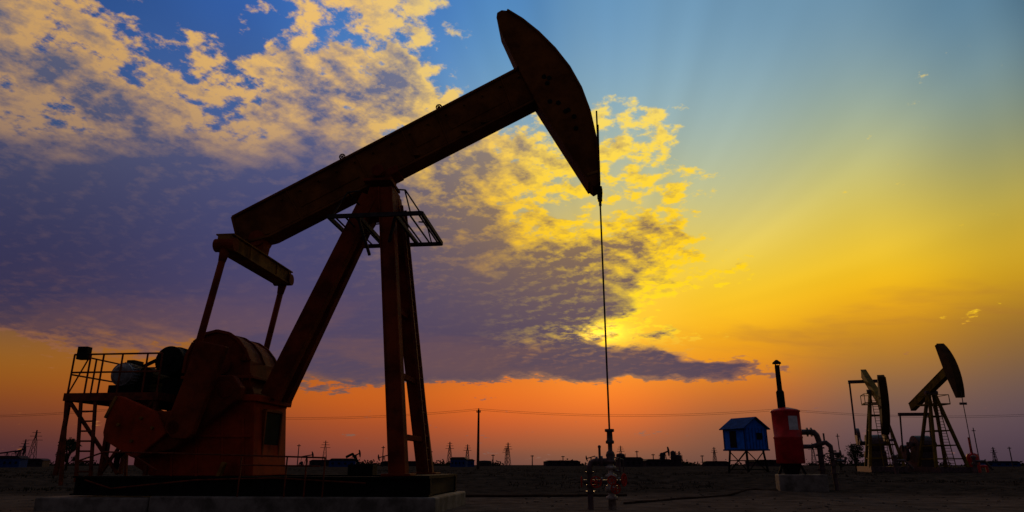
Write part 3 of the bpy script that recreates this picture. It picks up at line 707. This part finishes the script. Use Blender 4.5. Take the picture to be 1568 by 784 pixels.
LT={0:[(0,(214,166,98)),(200,(152,122,102)),(350,(76,66,92)),(500,(135,90,60)),(560,(170,100,42))],
450:[(0,(236,190,112)),(150,(228,180,106)),(250,(165,134,114)),(350,(98,86,108)),(500,(90,72,92)),(570,(130,84,62))],
700:[(100,(234,202,122)),(200,(242,196,98)),(300,(252,198,45)),(380,(225,165,50)),(450,(130,100,88)),(500,(100,80,88)),(570,(110,78,78))],
900:[(100,(236,212,126)),(200,(252,218,92)),(300,(255,212,30)),(400,(255,200,0)),(500,(255,225,20)),(540,(240,150,30)),(565,(120,78,75))]}
DK={0:[(0,(95,100,124)),(200,(72,74,104)),(330,(52,52,86)),(450,(52,46,78)),(500,(72,58,74)),(570,(125,72,45))],
450:[(0,(108,118,150)),(200,(84,88,126)),(330,(64,66,108)),(450,(70,63,101)),(570,(84,66,84))],
900:[(100,(140,138,145)),(250,(160,132,88)),(350,(145,114,78)),(430,(106,84,84)),(480,(90,70,84)),(520,(68,54,82)),(580,(74,54,76))]}
wz=noise(pl,1.9,4); wsp=N('ShaderNodeSeparateColor'); nt.links.new(wz.outputs['Color'],wsp.inputs[0])
lowfade=mrg(el,.10,.30,.30,1.)
azw=ma('ADD',az,ma('MULTIPLY',ma('SUBTRACT',wsp.outputs[0],.5),.17)); elw=ma('ADD',el,ma('MULTIPLY',ma('MULTIPLY',ma('SUBTRACT',wsp.outputs[1],.5),lowfade),.09))
clear=field(C,az,el)
# very soft crepuscular rays round the sun direction
dx=ma('SUBTRACT',az,saz); dy=ma('SUBTRACT',el,sel); ang=ma('ARCTAN2',dy,dx)
cr_=N('ShaderNodeTexNoise',noise_dimensions='1D'); lk(ang,cr_.inputs['W']); cr_.inputs['Scale'].default_value=3.2; cr_.inputs['Detail'].default_value=2
rd=ma('SQRT',ma('ADD',ma('MULTIPLY',dx,dx),ma('MULTIPLY',dy,dy)))
rf_=ma('MULTIPLY',ma('SUBTRACT',cr_.outputs['Fac'],.5),ma('MULTIPLY',mrg(rd,.06,.3),mrg(el,.05,.2,0.,.42)))
rf_=ma('ADD',rf_,1.0)
v3=N('ShaderNodeVectorMath',operation='SCALE'); nt.links.new(clear,v3.inputs[0]); nt.links.new(rf_,v3.inputs['Scale']); clear=v3.outputs[0]
cov=ma('MULTIPLY_ADD',field(MK,azw,elw,'LINEAR'),1.6,-.3)
def dens(off):
    a=noise(pl,2.8,3,.5,off=off).outputs['Fac']; c=noise(pl,16.,6,.60,off=off,stretch=(1,1.0),rot=.5).outputs['Fac']
    return ma('ADD',ma('MULTIPLY',a,.52),ma('MULTIPLY',c,.48))
n0=dens((0.001,0)); ssx,ssy=math.sin(saz),math.cos(saz); n1_=dens((.028*ssx,.028*ssy))
amp=mrg(cov,.5,1.1,3.6,1.0)
t=ma('ADD',cov,ma('MULTIPLY',ma('SUBTRACT',n0,.5),amp))
alpha=mrg(t,.28,.60); thick=mrg(t,.50,1.02)
relief=ma('MULTIPLY',ma('SUBTRACT',n0,n1_),mrg(cov,.55,1.1,5.2,1.6))
litf=ma('ADD',ma('SUBTRACT',1.0,thick),relief,clamp=True)
cloud=mix(litf,field(DK,az,el),field(LT,az,el))
skyc=mix(alpha,clear,cloud)
# low haze strands
hz=noise(pl,.8,5,.62,.2,stretch=(1,1.8)).outputs['Fac']
hf=ma('MULTIPLY',mrg(hz,.46,.62),ma('MULTIPLY',mrg(el,.10,.14),mrg(el,.27,.17)))
hf=ma('MULTIPLY',ma('MULTIPLY',hf,mrg(az,.22,.42,.35,1.)),.38)
skyc=mix(hf,skyc,lin((165,105,45)))
# sun glow through the thin cloud
gx2=ma('MULTIPLY',dx,dx); gy2=ma('MULTIPLY',dy,dy)
g1=ma('MULTIPLY',ma('EXPONENT',ma('MULTIPLY',ma('ADD',ma('MULTIPLY',gx2,700.),ma('MULTIPLY',gy2,4500.)),-1.)),.85)
g2=ma('MULTIPLY',ma('EXPONENT',ma('MULTIPLY',ma('ADD',gx2,gy2),-90.)),.09)
gs=ma('MULTIPLY',ma('ADD',g1,g2),ma('SUBTRACT',1.06,thick))
gl=N('ShaderNodeVectorMath',operation='SCALE'); gl.inputs[0].default_value=(1.0,.64,.05); nt.links.new(gs,gl.inputs['Scale'])
sm=N('ShaderNodeVectorMath',operation='ADD'); nt.links.new(skyc,sm.inputs[0]); nt.links.new(gl.outputs[0],sm.inputs[1])
back=mix(mrg(el,0.,.8),(.084,.060,.064),(.060,.066,.088))
fin=mix(mrg(Y,.25,-.35),sm.outputs[0],back)
fin=mix(mrg(el,-.02,-.10),fin,(.02,.016,.014))
nis=N('ShaderNodeTexSky',sky_type='NISHITA'); nis.sun_disc=False; nis.sun_elevation=sel; nis.sun_rotation=saz
bg1=N('ShaderNodeBackground'); nt.links.new(fin,bg1.inputs[0]); bg1.inputs[1].default_value=1.0
bg2=N('ShaderNodeBackground'); nt.links.new(nis.outputs[0],bg2.inputs[0]); bg2.inputs[1].default_value=.001
ash=N('ShaderNodeAddShader'); nt.links.new(bg1.outputs[0],ash.inputs[0]); nt.links.new(bg2.outputs[0],ash.inputs[1])
out=N('ShaderNodeOutputWorld'); nt.links.new(ash.outputs[0],out.inputs[0])
